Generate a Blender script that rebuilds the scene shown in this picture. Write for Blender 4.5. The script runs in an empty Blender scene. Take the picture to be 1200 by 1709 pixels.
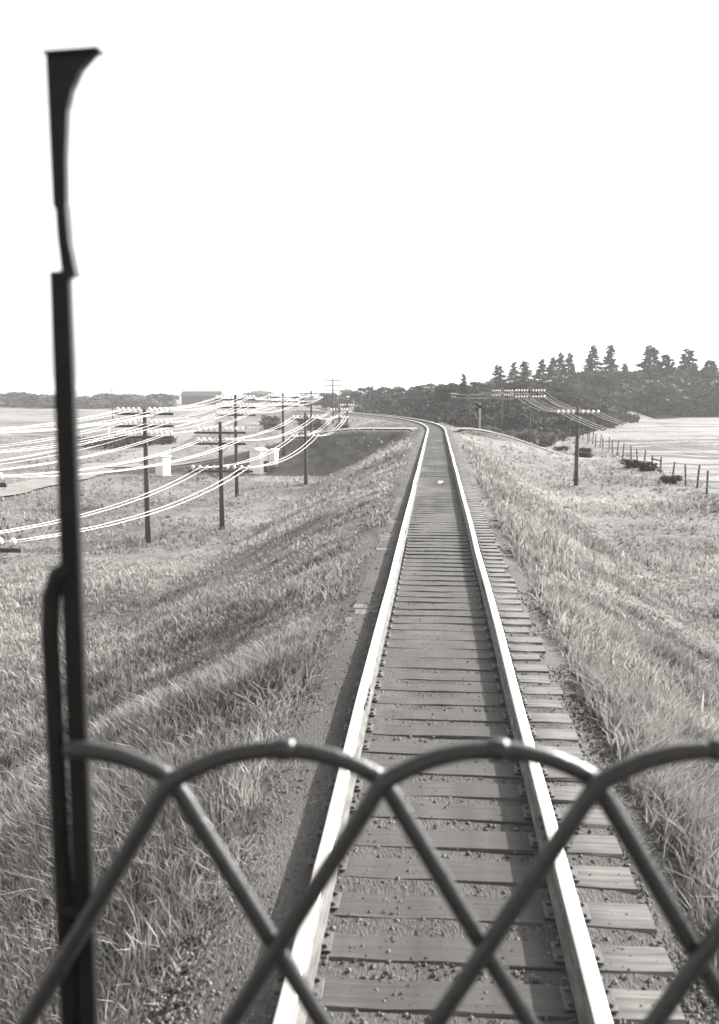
import bpy, math, random
import numpy as np
from mathutils import Vector

S = bpy.context.scene
COL = S.collection
random.seed(7)
RNG = np.random.default_rng(11)
R = math.radians

# ------------------------------------------------------------------ camera, sky, sun, exposure
cam_d = bpy.data.cameras.new('camera')
cam = bpy.data.objects.new('camera', cam_d); COL.objects.link(cam)
cam.location = (-0.058, 0.0, 2.9)
cam.rotation_euler = (R(90 - 6.931), 0, R(4.541))
cam_d.sensor_fit = 'VERTICAL'; cam_d.sensor_height = 36.0; cam_d.lens = 33.7
cam_d.clip_start = 0.05; cam_d.clip_end = 8000
cam_d.dof.use_dof = True; cam_d.dof.focus_distance = 60.0; cam_d.dof.aperture_fstop = 3.3
S.camera = cam

SUN_EL, SUN_AZ = R(29), R(46)          # azimuth measured from the track (+Y) towards the right (+X)
sun_dir = Vector((math.cos(SUN_EL) * math.sin(SUN_AZ), math.cos(SUN_EL) * math.cos(SUN_AZ), math.sin(SUN_EL)))
W = bpy.data.worlds.new('World'); S.world = W; W.use_nodes = True
wn = W.node_tree.nodes; wl = W.node_tree.links
bg = wn['Background']; bg.inputs['Strength'].default_value = 0.15
sky = wn.new('ShaderNodeTexSky'); sky.sky_type = 'NISHITA'; sky.sun_disc = False
sky.sun_elevation = SUN_EL; sky.sun_rotation = SUN_AZ
sky.air_density = 1.0; sky.dust_density = 4.0; sky.ozone_density = 0.5
bw = wn.new('ShaderNodeRGBToBW')       # black-and-white film: the sky as its luminance
wl.new(sky.outputs['Color'], bw.inputs['Color']); wl.new(bw.outputs['Val'], bg.inputs['Color'])
sl = bpy.data.lights.new('sun', 'SUN'); sl.energy = 3.8; sl.angle = R(0.6); sl.color = (1.0, 0.975, 0.94)
sun = bpy.data.objects.new('sun', sl); COL.objects.link(sun)
sun.rotation_euler = (-sun_dir).to_track_quat('-Z', 'Y').to_euler()

vs = S.view_settings
S.display_settings.display_device = 'sRGB'
vs.view_transform = 'Standard'; vs.look = 'None'; vs.exposure = 1.8; vs.gamma = 1.0; vs.use_curve_mapping = False

# ------------------------------------------------------------------ materials
def g(v):
    return (v, v * 0.96, v * 0.905, 1)

def new_mat(name):
    m = bpy.data.materials.new(name); m.use_nodes = True
    return m, m.node_tree.nodes, m.node_tree.links, m.node_tree.nodes['Principled BSDF']

def noise_mat(name, lo, hi, scale=5.0, stretch=(1, 1, 1), detail=6, rough=0.9, fine=None, bump=0.0, bscale=40,
              p0=0.35, p1=0.65, metallic=0.0, spec=0.3, translucent=0.0):
    """A grey with noise between lo and hi; fine = (scale, amount) adds a second, smaller noise."""
    m, n, l, b = new_mat(name)
    geo = n.new('ShaderNodeNewGeometry'); mp = n.new('ShaderNodeMapping')
    mp.inputs['Scale'].default_value = stretch
    l.new(geo.outputs['Position'], mp.inputs['Vector'])
    nz = n.new('ShaderNodeTexNoise'); nz.inputs['Scale'].default_value = scale; nz.inputs['Detail'].default_value = detail
    l.new(mp.outputs['Vector'], nz.inputs['Vector'])
    val = nz.outputs['Fac']
    if fine:
        n2 = n.new('ShaderNodeTexNoise'); n2.inputs['Scale'].default_value = fine[0]; n2.inputs['Detail'].default_value = 4
        l.new(mp.outputs['Vector'], n2.inputs['Vector'])
        mx = n.new('ShaderNodeMix'); mx.data_type = 'FLOAT'; mx.inputs[0].default_value = fine[1]
        l.new(val, mx.inputs[2]); l.new(n2.outputs['Fac'], mx.inputs[3]); val = mx.outputs[0]
    rp = n.new('ShaderNodeValToRGB')
    rp.color_ramp.elements[0].position = p0; rp.color_ramp.elements[0].color = g(lo)
    rp.color_ramp.elements[1].position = p1; rp.color_ramp.elements[1].color = g(hi)
    l.new(val, rp.inputs['Fac']); l.new(rp.outputs['Color'], b.inputs['Base Color'])
    b.inputs['Roughness'].default_value = rough; b.inputs['Metallic'].default_value = metallic
    b.inputs['Specular IOR Level'].default_value = spec
    if bump:
        n3 = n.new('ShaderNodeTexNoise'); n3.inputs['Scale'].default_value = bscale; n3.inputs['Detail'].default_value = 5
        l.new(mp.outputs['Vector'], n3.inputs['Vector'])
        bp = n.new('ShaderNodeBump'); bp.inputs['Strength'].default_value = bump; bp.inputs['Distance'].default_value = 0.02
        l.new(n3.outputs['Fac'], bp.inputs['Height']); l.new(bp.outputs['Normal'], b.inputs['Normal'])
    if translucent:
        tr = n.new('ShaderNodeBsdfTranslucent'); ms = n.new('ShaderNodeMixShader'); ms.inputs[0].default_value = translucent
        l.new(rp.outputs['Color'], tr.inputs['Color'])
        out = n['Material Output']
        l.new(b.outputs[0], ms.inputs[1]); l.new(tr.outputs[0], ms.inputs[2]); l.new(ms.outputs[0], out.inputs['Surface'])
    return m

M = {}
M['iron'] = noise_mat('painted_iron', 0.010, 0.018, 60, rough=0.36, spec=0.5, bump=0.15, bscale=120)
M['post'] = noise_mat('post_paint', 0.006, 0.010, 25, rough=0.55, spec=0.18)
M['rail_head'] = noise_mat('worn_rail_steel', 0.70, 0.85, 6, (4, .2, 4), rough=0.34, metallic=1.0)
M['rail_side'] = noise_mat('rusty_rail_steel', 0.07, 0.15, 8, (4, .5, 4), rough=0.7, metallic=0.2)
M['plate'] = noise_mat('tie_plate_rust', 0.05, 0.1, 20, rough=0.8)
M['ground'] = noise_mat('ground_turf', 0.055, 0.17, 0.10, (1, 1, 1), rough=1, fine=(1.1, .4), bump=.6, bscale=2, p0=.36, p1=.64, spec=.1)
M['stubble'] = noise_mat('stubble', 0.04, 0.18, 0.30, (.10, 1.0, 1), rough=1, fine=(1.4, .3), bump=.4, bscale=3, p0=.42, p1=.53, spec=.1)
M['dirt'] = noise_mat('dusty_road', 0.12, 0.2, 0.8, (1, 1, 1), rough=1, fine=(8, .4), spec=.1)
M['ballast'] = noise_mat('cinder_ballast', 0.04, 0.10, 1.1, (1.6, .5, 1), rough=1, fine=(28, .5), bump=1.0, bscale=45, spec=.15)
M['stone'] = noise_mat('ballast_stone', 0.06, 0.17, 18, rough=.95, detail=2, spec=.2)
M['grass'] = noise_mat('verge_grass', 0.085, 0.36, 0.13, (1, .8, .6), rough=.85, fine=(1.5, .42), p0=.37, p1=.62, spec=.15, translucent=.35)
M['weed'] = noise_mat('dry_weed', 0.10, 0.38, 3, rough=.8, spec=.2, translucent=.3)
M['conifer'] = noise_mat('conifer_needles', 0.012, 0.034, 0.8, rough=.8, spec=.2, translucent=.15)
M['leaf'] = noise_mat('broad_leaves', 0.016, 0.05, 0.7, rough=.75, spec=.2, translucent=.2)
M['under'] = noise_mat('undergrowth_leaves', 0.010, 0.055, .16, (1, 1, 1.5), rough=.85, fine=(1.5, .35), spec=.15, translucent=.15, p0=.36, p1=.64)
M['leaf_pale'] = noise_mat('autumn_leaves', 0.06, 0.14, 0.7, rough=.8, spec=.2, translucent=.25)
M['bark'] = noise_mat('bark', 0.03, 0.08, 6, (3, 3, .5), rough=.95)
M['pole'] = noise_mat('pole_wood', 0.045, 0.09, 6, (4, 4, .3), rough=.9)
M['arm'] = noise_mat('crossarm_wood', 0.05, 0.1, 6, (.5, 4, 4), rough=.9)
M['glass'] = noise_mat('white_insulator', 0.8, 0.9, 5, rough=.15, spec=.8)
M['wire'] = noise_mat('galvanised_wire', 0.35, 0.45, 2, rough=.5, metallic=.3)
M['white'] = noise_mat('white_paint', 0.72, 0.84, 3, (1, 1, .4), rough=.6, fine=(20, .3), p0=.25)
M['dark'] = noise_mat('dark_door', 0.05, 0.09, 5, rough=.8)
M['grey_wood'] = noise_mat('weathered_wood', 0.28, 0.45, 6, (4, 4, .4), rough=.9)
M['fence'] = noise_mat('fence_wood', 0.05, 0.1, 6, (4, 4, .4), rough=.95)
M['barn'] = noise_mat('barn_boards', 0.015, 0.03, 1.5, (3, 3, .2), rough=.95)
M['roof'] = noise_mat('barn_shingles', 0.012, 0.025, 1.5, rough=.95)
M['paper'] = noise_mat('paper', 0.8, 0.88, 12, rough=.8)

def tie_material():
    """Weathered grey wood, grain across the track, stained darker by oil between the rails."""
    m, n, l, b = new_mat('weathered_tie')
    geo = n.new('ShaderNodeNewGeometry'); mp = n.new('ShaderNodeMapping'); mp.inputs['Scale'].default_value = (.6, 9, 9)
    l.new(geo.outputs['Position'], mp.inputs['Vector'])
    nz = n.new('ShaderNodeTexNoise'); nz.inputs['Scale'].default_value = 3; nz.inputs['Detail'].default_value = 8
    l.new(mp.outputs['Vector'], nz.inputs['Vector'])
    rp = n.new('ShaderNodeValToRGB'); rp.color_ramp.elements[0].position = .3; rp.color_ramp.elements[1].position = .7
    rp.color_ramp.elements[0].color = g(.065); rp.color_ramp.elements[1].color = g(.165)
    l.new(nz.outputs['Fac'], rp.inputs['Fac'])
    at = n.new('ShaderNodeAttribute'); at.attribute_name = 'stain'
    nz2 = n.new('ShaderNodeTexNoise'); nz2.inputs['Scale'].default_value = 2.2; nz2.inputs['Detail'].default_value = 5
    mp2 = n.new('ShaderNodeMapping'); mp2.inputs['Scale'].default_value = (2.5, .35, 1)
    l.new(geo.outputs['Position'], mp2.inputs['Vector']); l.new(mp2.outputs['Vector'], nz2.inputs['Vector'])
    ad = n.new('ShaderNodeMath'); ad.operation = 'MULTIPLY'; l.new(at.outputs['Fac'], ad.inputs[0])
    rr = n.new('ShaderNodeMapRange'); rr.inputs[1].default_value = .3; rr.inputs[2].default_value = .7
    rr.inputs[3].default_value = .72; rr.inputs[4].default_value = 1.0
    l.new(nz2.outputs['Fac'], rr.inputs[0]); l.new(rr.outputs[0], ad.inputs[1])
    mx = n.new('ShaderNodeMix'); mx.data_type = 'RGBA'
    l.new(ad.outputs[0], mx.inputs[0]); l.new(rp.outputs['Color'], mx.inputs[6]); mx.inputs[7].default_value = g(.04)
    l.new(mx.outputs[2], b.inputs['Base Color']); b.inputs['Roughness'].default_value = .9
    b.inputs['Specular IOR Level'].default_value = .2
    bp = n.new('ShaderNodeBump'); bp.inputs['Strength'].default_value = .5; bp.inputs['Distance'].default_value = .01
    l.new(nz.outputs['Fac'], bp.inputs['Height']); l.new(bp.outputs['Normal'], b.inputs['Normal'])
    return m
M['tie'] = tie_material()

# ------------------------------------------------------------------ mesh helpers
class MB:
    """Collects shapes, links them as ONE mesh object."""
    def __init__(s): s.v = []; s.f = []; s.mi = []
    def add(s, verts, faces, mi=0):
        o = len(s.v); s.v += [tuple(p) for p in verts]; s.f += [tuple(i + o for i in f) for f in faces]; s.mi += [mi] * len(faces)
    def box(s, c, size, rz=0.0, bevel=0.0, mi=0):
        x, y, z = size[0] / 2, size[1] / 2, size[2] / 2
        b = min(bevel, x * .9, y * .9, z * .9)
        if b > 0:
            ring = [(-x + b, -y), (x - b, -y), (x, -y + b), (x, y - b), (x - b, y), (-x + b, y), (-x, y - b), (-x, -y + b)]
            def lay(k, zz, inset):
                return [(px * (1 - inset / x), py * (1 - inset / y), zz) for px, py in ring]
            P = lay(0, -z, b) + lay(1, -z + b, 0) + lay(2, z - b, 0) + lay(3, z, b)
            F = [tuple(range(7, -1, -1)), tuple(range(24, 32))]
            for k in range(3):
                for i in range(8): F.append((k * 8 + i, k * 8 + (i + 1) % 8, (k + 1) * 8 + (i + 1) % 8, (k + 1) * 8 + i))
        else:
            P = [(-x, -y, -z), (x, -y, -z), (x, y, -z), (-x, y, -z), (-x, -y, z), (x, -y, z), (x, y, z), (-x, y, z)]
            F = [(3, 2, 1, 0), (4, 5, 6, 7), (0, 1, 5, 4), (1, 2, 6, 5), (2, 3, 7, 6), (3, 0, 4, 7)]
        ca, sa = math.cos(rz), math.sin(rz)
        s.add([(c[0] + px * ca - py * sa, c[1] + px * sa + py * ca, c[2] + pz) for px, py, pz in P], F, mi)
    def tube(s, pts, r, n=8, mi=0, caps=True):
        pts = [Vector(p) for p in pts]; rs = r if isinstance(r, (list, tuple)) else [r] * len(pts)
        V = []; ref = None
        for i, p in enumerate(pts):
            t = (pts[min(i + 1, len(pts) - 1)] - pts[max(i - 1, 0)]).normalized()
            if ref is None: ref = Vector((0, 0, 1)) if abs(t.z) < .9 else Vector((1, 0, 0))
            a = t.cross(ref).normalized(); b = a.cross(t).normalized(); ref = b
            for k in range(n):
                an = 2 * math.pi * k / n; V.append(p + a * math.cos(an) * rs[i] + b * math.sin(an) * rs[i])
        F = [(i * n + k, i * n + (k + 1) % n, (i + 1) * n + (k + 1) % n, (i + 1) * n + k) for i in range(len(pts) - 1) for k in range(n)]
        if caps: F += [tuple(range(n - 1, -1, -1)), tuple(range((len(pts) - 1) * n, len(pts) * n))]
        s.add(V, F, mi)
    def lathe(s, prof, c=(0, 0, 0), n=8, mi=0):
        V = [(c[0] + r * math.cos(2 * math.pi * k / n), c[1] + r * math.sin(2 * math.pi * k / n), c[2] + z) for r, z in prof for k in range(n)]
        F = [(i * n + k, i * n + (k + 1) % n, (i + 1) * n + (k + 1) % n, (i + 1) * n + k) for i in range(len(prof) - 1) for k in range(n)]
        F += [tuple(range(n - 1, -1, -1)), tuple(range((len(prof) - 1) * n, len(prof) * n))]
        s.add(V, F, mi)
    def build(s, name, mats, parent=None, smooth=False):
        me = bpy.data.meshes.new(name); me.from_pydata(s.v, [], s.f)
        for m in (mats if isinstance(mats, list) else [mats]): me.materials.append(m)
        me.polygons.foreach_set('material_index', s.mi)
        me.polygons.foreach_set('use_smooth', [smooth] * len(s.f)); me.update()
        return link(name, me, parent)

def link(name, me, parent=None):
    o = bpy.data.objects.new(name, me); COL.objects.link(o)
    if parent: o.parent = parent
    return o

def np_mesh(name, V, F, mat, parent=None, smooth=False):
    """Big mesh from numpy arrays: V (n,3), F (m,k) with k = 3 or 4, or a list of such arrays."""
    Fs = F if isinstance(F, list) else [F]
    me = bpy.data.meshes.new(name); me.vertices.add(len(V)); me.vertices.foreach_set('co', np.asarray(V, np.float32).ravel())
    loops = np.concatenate([f.ravel() for f in Fs]).astype(np.int32)
    tot = np.concatenate([np.full(len(f), f.shape[1]) for f in Fs]).astype(np.int32)
    st = np.concatenate([[0], np.cumsum(tot)[:-1]]).astype(np.int32)
    me.loops.add(len(loops)); me.loops.foreach_set('vertex_index', loops)
    me.polygons.add(len(tot)); me.polygons.foreach_set('loop_start', st); me.polygons.foreach_set('loop_total', tot)
    me.polygons.foreach_set('use_smooth', np.full(len(tot), smooth))
    me.materials.append(mat); me.update(calc_edges=True)
    return link(name, me, parent)

def tag(o, label=None, cat=None, group=None, kind=None):
    if label: o['label'] = label
    if cat: o['category'] = cat
    if group: o['group'] = group
    if kind: o['kind'] = kind
    return o

def empty(name, loc=(0, 0, 0), rz=0.0):
    o = bpy.data.objects.new(name, None); COL.objects.link(o); o.location = loc; o.rotation_euler = (0, 0, rz); o.empty_display_size = .2
    return o

def copy_tree(o, parent=None):
    c = o.copy(); COL.objects.link(c)
    if parent: c.parent = parent
    for ch in list(o.children): copy_tree(ch, c)
    return c

# ------------------------------------------------------------------ the lie of the land
def smooth(t, a, b):
    t = np.clip((np.asarray(t, float) - a) / (b - a), 0, 1); return t * t * (3 - 2 * t)

def vnoise(x, y, sc, seed=0):
    """lattice value noise, -1..1"""
    x = np.asarray(x, float) / sc; y = np.asarray(y, float) / sc
    xi = np.floor(x); yi = np.floor(y); fx = x - xi; fy = y - yi
    fx = fx * fx * (3 - 2 * fx); fy = fy * fy * (3 - 2 * fy)
    def h(a, b):
        v = np.sin(a * 127.1 + b * 311.7 + seed * 74.7) * 43758.5453
        return (v - np.floor(v)) * 2 - 1
    return (h(xi, yi) * (1 - fx) + h(xi + 1, yi) * fx) * (1 - fy) + (h(xi, yi + 1) * (1 - fx) + h(xi + 1, yi + 1) * fx) * fy

CURVE_AT, CURVE_R = 82.0, 230.0
def xc(y):
    """the track's centre line: straight, then bending away to the left"""
    y = np.clip(np.asarray(y, float), -100, 205)
    return np.where(y > CURVE_AT, -(y - CURVE_AT) ** 2 / (2 * CURVE_R), 0.0)

ROAD_Y = 88.0
def road_y(x): return ROAD_Y + np.where(x < -10, (x + 10) * .04, 0) + np.where(x > 4, (x - 4) * -.02, 0)
def road_z(x):
    x = np.asarray(x, float)
    return -.06 - 3.5 * smooth(-x, 6.5, 26) - 2.9 * smooth(x, 2.5, 15)

def fence_x(y): return 15.9 + (np.asarray(y, float) - 69.7) * .0465

def terrain(x, y):
    x = np.asarray(x, float); y = np.asarray(y, float)
    u = x - xc(y)
    d = np.hypot(x, y)
    rise = 2.6 * smooth(d, 150, 420) + np.maximum(0, d - 600) * .0035 + 12 * smooth(d, 1500, 3200)
    zl = -3.9 + 1.9 * smooth(y, 93, 140) * smooth(-u, 60, 20) + rise
    zr = -2.7 + .3 * smooth(u, 14, 60) + rise * smooth(y, 300, 600)
    tl = np.clip((-u - 1.75) / 7.6, 0, 1); tr = np.clip((u - 1.75) / (5.0 + 6.0 * smooth(y, 62, 84)), 0, 1)
    pl = .8 * tl + .2 * tl * tl * (3 - 2 * tl); pr = .6 * tr + .4 * tr * tr * (3 - 2 * tr)
    z = np.where(u < 0, -.36 + (zl + .36) * pl, -.36 + (zr + .36) * pr)
    # a hill on the right of the bend, cut by the line
    front = np.where(x < 14, 117, np.minimum(117 + (x - 14) * 3.0, 250))
    amp = 3.5 + 2.2 * smooth(x, -12, 14) + 1.2 * smooth(x, 20, 34) + 1.5 * smooth(x, 34, 60)
    hill = amp * smooth(y - front, 0, 46) * smooth(u, 4.5, 17) * smooth(y, 900, 300)
    z = z + hill * (1 + .12 * vnoise(x, y, 14, 3))
    off = smooth(np.abs(u), 2.0, 4.0)
    z = z + off * (.12 * vnoise(x, y, 2.2, 1) + .15 * vnoise(x, y, 7, 2) + .35 * smooth(np.abs(u), 9, 40) * vnoise(x, y, 28, 4))
    # the earth bank that carries the crossing road
    ry = road_y(x); w = 3.0
    bank = road_z(x) - .10 - np.maximum(0, np.abs(y - ry) - w) * .8
    z = np.where(np.abs(u) > 2.2, np.maximum(z, bank), z)
    return z

def geo(a, b, k): return list(np.geomspace(a, b, k))
us = sorted(set(np.round(np.concatenate([
    -np.array(geo(62, 3200, 34)), np.arange(-60, -14, 1.5), np.arange(-14, -2, .5), np.arange(-2, 2.01, .4),
    np.arange(2.5, 20, .5), np.arange(20, 70, 1.5), np.array(geo(71, 3200, 34))]), 3)))
ys = sorted(set(np.round(np.concatenate([
    np.arange(-40, 0, 2.5), np.arange(0, 80, .6), np.arange(80, 96, .4), np.arange(96, 270, 1.5), np.array(geo(271, 4200, 46))]), 3)))
U, Y = np.meshgrid(np.array(us), np.array(ys)); X = U + xc(np.minimum(Y, 205)); Z = terrain(X, Y)
nu = len(us); V = np.stack([X, Y, Z], -1).reshape(-1, 3)
ii, jj = np.meshgrid(np.arange(len(ys) - 1), np.arange(nu - 1), indexing='ij')
Q = np.stack([ii * nu + jj, ii * nu + jj + 1, (ii + 1) * nu + jj + 1, (ii + 1) * nu + jj], -1).reshape(-1, 4)
cx = V[Q].mean(1)
front_c = np.where(cx[:, 0] < 14, 117, np.minimum(117 + (cx[:, 0] - 14) * 3.0, 250))
is_field = (cx[:, 0] > fence_x(cx[:, 1]) + .6) & (cx[:, 1] > 20) & (cx[:, 1] < front_c - 4) & (cx[:, 0] > 14) & (cx[:, 0] < 400)
lf = cx[:, 0] - xc(cx[:, 1])
is_lfield = (cx[:, 0] < -38 - .06 * cx[:, 1]) & (cx[:, 1] > 150) & (cx[:, 1] < 320) & (vnoise(cx[:, 0] * .15, cx[:, 1], 26, 9) > -.1)
tag(np_mesh('ground', V, Q[~(is_field | is_lfield)], M['ground'], smooth=True), kind='structure')
tag(np_mesh('stubble_field', V, Q[is_field], M['stubble'], smooth=True), kind='structure')
tag(np_mesh('pasture', V, Q[is_lfield], M['stubble'], smooth=True), kind='structure')

def ribbon(name, pts, half, mat, lift=.05, across=4, zf=None):
    P = []
    for i, p in enumerate(pts):
        a = np.array(pts[max(i - 1, 0)]); b = np.array(pts[min(i + 1, len(pts) - 1)]); t = (b - a) / np.linalg.norm(b - a)
        nrm = np.array([-t[1], t[0]])
        for k in range(across + 1):
            w = half * (1 - 2 * k / across) * (1 + .08 * math.sin(i * 1.7 + k)); q = np.array(p) + nrm * w
            z = float(terrain(q[0], q[1])) if zf is None else float(zf(q[0], q[1]))
            P.append((q[0], q[1], z + lift))
    n = across + 1
    F = [(i * n + k, i * n + k + 1, (i + 1) * n + k + 1, (i + 1) * n + k) for i in range(len(pts) - 1) for k in range(across)]
    mb = MB(); mb.add(P, F); o = mb.build(name, mat, smooth=True); tag(o, kind='structure'); return o

# the crossing road (two pieces, the rails run between) and the farm road beyond the poles
road_pts_l = [(x, float(road_y(x))) for x in np.arange(-1.75, -31, -1.2)]
ribbon('road', road_pts_l, 2.3, M['dirt'], .02, zf=lambda x, y: max(float(road_z(x)) - .02, float(terrain(x, y))))
road_pts_r = [(x, float(road_y(x))) for x in np.arange(1.75, 15, 1.2)]
ribbon('road', road_pts_r, 2.3, M['dirt'], .02, zf=lambda x, y: max(float(road_z(x)) - .02, float(terrain(x, y))))
fr = [(-30 - .0035 * (y - 70) ** 2 * .35 + .8 * math.sin(y * .05), y) for y in np.arange(20, 180, 2.0)]
ribbon('farm_road', fr, 1.9, M['dirt'], .12)

# ------------------------------------------------------------------ the track
TY = np.arange(-3.0, 196.0, 1.0)
def track_frame(y):
    x = float(xc(y)); sl_ = -(y - CURVE_AT) / CURVE_R if y > CURVE_AT else 0.0
    t = Vector((sl_, 1, 0)).normalized(); return x, t, Vector((t.y, -t.x, 0))

prof = [(-2.25, -.62), (-1.9, -.40), (-1.55, -.27), (-1.3, -.195), (-1.05, -.185), (-.86, -.19), (-.6, -.21), (0, -.208), (.6, -.212),
        (.86, -.212), (1.1, -.212), (1.27, -.222), (1.36, -.29), (1.7, -.37), (2.15, -.62)]
P = []
ty = np.arange(-3, 196, .35)
for y in ty:
    x, t, nr = track_frame(y)
    for u, z in prof:
        jit = .010 * float(vnoise(u * 3, y, .6, 5)) + .012 * float(vnoise(u * 2, y, 1.9, 6))
        uu = u + (.12 * float(vnoise(u, y, 1.5, 8)) if abs(u) > 1.3 else 0)
        p = Vector((x, y, 0)) + nr * uu; P.append((p.x, p.y, z + jit * (1 if abs(u) < 2 else 0)))
n = len(prof)
F = np.array([(i * n + k, i * n + k + 1, (i + 1) * n + k + 1, (i + 1) * n + k) for i in range(len(ty) - 1) for k in range(n - 1)])
tag(np_mesh('ballast', np.array(P), F, M['ballast'], smooth=True), kind='structure')

track = empty('railway_track', (0, 0, 0))
tag(track, 'single railway track with bright worn rails on weathered wooden ties', 'railway track')
rail_prof = [(-.044, -.012), (-.036, -.002), (-.02, 0.0), (.02, 0.0), (.036, -.002), (.044, -.012), (.044, -.04), (.016, -.055), (.013, -.14),
             (.03, -.158), (.078, -.168), (.078, -.18), (-.078, -.18), (-.078, -.168), (-.03, -.158), (-.013, -.14), (-.016, -.055), (-.044, -.04)]
for side in (-1, 1):
    mb = MB(); V_ = []; m_ = len(rail_prof)
    yy = list(np.arange(-3, 80, 3.0)) + list(np.arange(80, 196, 1.0))
    for y in yy:
        x, t, nr = track_frame(y)
        wob = .006 * math.sin(y * .55 + side) + .004 * math.sin(y * 1.3)
        for a, b in rail_prof:
            p = Vector((x, y, 0)) + nr * (side * .753 + a + wob); V_.append((p.x, p.y, b))
    F_ = []; mi_ = []
    for i in range(len(yy) - 1):
        for k in range(m_):
            F_.append((i * m_ + k, i * m_ + (k + 1) % m_, (i + 1) * m_ + (k + 1) % m_, (i + 1) * m_ + k)); mi_.append(0 if k < 6 or k == 17 else 1)
    mb.add(V_, F_); mb.mi = mi_
    mb.build('rail', [M['rail_head'], M['rail_side']], track)

for side, ys_ in ((-1, (9.3, 21.2, 33.0, 44.9, 56.8)), (1, (6.4, 15.2, 27.1, 39.0, 50.9))):
    for y in ys_:
        mb = MB()
        for q in (-1, 1):
            mb.box((side * .753 + q * .026, y, -.10), (.022, .62, .07), 0, .006)
            for k in (-.22, -.08, .08, .22): mb.box((side * .753 + q * .044, y + k, -.10), (.018, .035, .035), 0, .006)
        mb.build('joint_bar', M['plate'], track)

def tie_shape(seed):
    """a worn, slightly uneven timber, in its own axes; returns verts, faces, stain"""
    r = random.Random(seed); L = 2.5 + r.uniform(-.05, .06); w = .285 + r.uniform(-.02, .02)
    xs = [-.5, -.42, -.34, -.3, -.22, -.1, 0, .1, .22, .3, .34, .42, .5]; V_ = []; st = []
    for q in xs:
        x = q * L; e = [r.uniform(-.008, .008) for _ in range(4)]
        tz = -.192 + (r.uniform(-.008, .002))
        V_ += [(x, -w / 2 + e[0], -.36), (x, -w / 2 + e[0], tz - .018), (x, -w / 2 + .016 + e[1], tz), (x, w / 2 - .016 + e[2], tz), (x, w / 2 + e[3], tz - .018), (x, w / 2 + e[3], -.36)]
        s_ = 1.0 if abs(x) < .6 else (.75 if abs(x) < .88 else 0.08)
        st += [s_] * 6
    F_ = [(i * 6 + k, i * 6 + k + 1, (i + 1) * 6 + k + 1, (i + 1) * 6 + k) for i in range(len(xs) - 1) for k in range(5)]
    F_ += [(5, 4, 3, 2, 1, 0), tuple((len(xs) - 1) * 6 + k for k in range(6))]
    return V_, F_, st

def stain_attr(me, st):
    a = me.attributes.new('stain', 'FLOAT', 'POINT'); a.data.foreach_set('value', st)

tie_meshes = []
for k in range(10):
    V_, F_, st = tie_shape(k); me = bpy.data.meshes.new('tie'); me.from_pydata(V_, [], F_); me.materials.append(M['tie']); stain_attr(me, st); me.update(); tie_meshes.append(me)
mbp = MB()
mbp.box((0, 0, -.186), (.27, .19, .012), 0, .003)
for sx in (-.1, .1):
    for sy in (-.06, .06): mbp.box((sx, sy, -.172), (.03, .022, .022), 0, .006)
plate_me = None
TIE = .44
ties_y = np.arange(-2.8, 195, TIE)
near = [y for y in ties_y if y > 3.2][:100]; rest = [y for y in ties_y if y <= 3.2 or y > near[-1] + .01]
for i, y in enumerate(near):
    o = bpy.data.objects.new('tie', random.choice(tie_meshes)); COL.objects.link(o); o.parent = track
    x, t, nr = track_frame(y)
    o.location = (x + random.uniform(-.05, .05), y + random.uniform(-.035, .035), random.uniform(-.006, 0)); o.rotation_euler = (0, 0, random.uniform(-.018, .018))
    if i < 40:
        for side in (-1, 1):
            if plate_me is None:
                pl = mbp.build('tie_plate', M['plate'], o); plate_me = pl.data
            else: pl = link('tie_plate', plate_me, o)
            pl.location = (side * .753 - o.location.x, 0, -o.location.z)
mb = MB(); ST = []
for i, y in enumerate(rest):
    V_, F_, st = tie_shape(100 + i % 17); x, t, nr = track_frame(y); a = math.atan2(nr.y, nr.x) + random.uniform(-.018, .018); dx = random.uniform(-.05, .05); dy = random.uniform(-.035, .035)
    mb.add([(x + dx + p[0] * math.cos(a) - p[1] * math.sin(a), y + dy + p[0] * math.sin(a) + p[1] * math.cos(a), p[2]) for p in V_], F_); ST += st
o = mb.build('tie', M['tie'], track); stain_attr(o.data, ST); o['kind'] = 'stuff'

# loose stones on the ballast
ns = 40000
iy = 1 / (1 / 3.2 - RNG.random(ns) * (1 / 3.2 - 1 / 34)); su = RNG.uniform(-2.0, 1.95, ns)
keep = (np.abs(su) > 1.22) | (RNG.random(ns) < .16); iy = iy[keep]; su = su[keep]; ns = len(iy)
pz = np.interp(su, [p[0] for p in prof], [p[1] for p in prof])
sz = RNG.uniform(.006, .02, ns) * (1 + iy * .018)
octv = np.array([(1, 0, 0), (0, 1, 0), (-1, 0, 0), (0, -1, 0), (0, 0, .8), (0, 0, -.8)], float)
octf = np.array([(0, 1, 4), (1, 2, 4), (2, 3, 4), (3, 0, 4), (1, 0, 5), (2, 1, 5), (3, 2, 5), (0, 3, 5)])
SV = octv[None] * sz[:, None, None] * RNG.uniform(.6, 1.35, (ns, 6, 1))
an = RNG.uniform(0, 6.28, ns); ca, sa = np.cos(an)[:, None], np.sin(an)[:, None]
SV = np.stack([SV[..., 0] * ca - SV[..., 1] * sa, SV[..., 0] * sa + SV[..., 1] * ca, SV[..., 2]], -1)
SV += np.stack([su, iy, pz + .004], -1)[:, None]
tag(np_mesh('gravel', SV.reshape(-1, 3), (octf[None] + 6 * np.arange(ns)[:, None, None]).reshape(-1, 3), M['stone']),
    'loose dark ballast stones beside and between the ties', 'gravel', kind='stuff')

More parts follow.
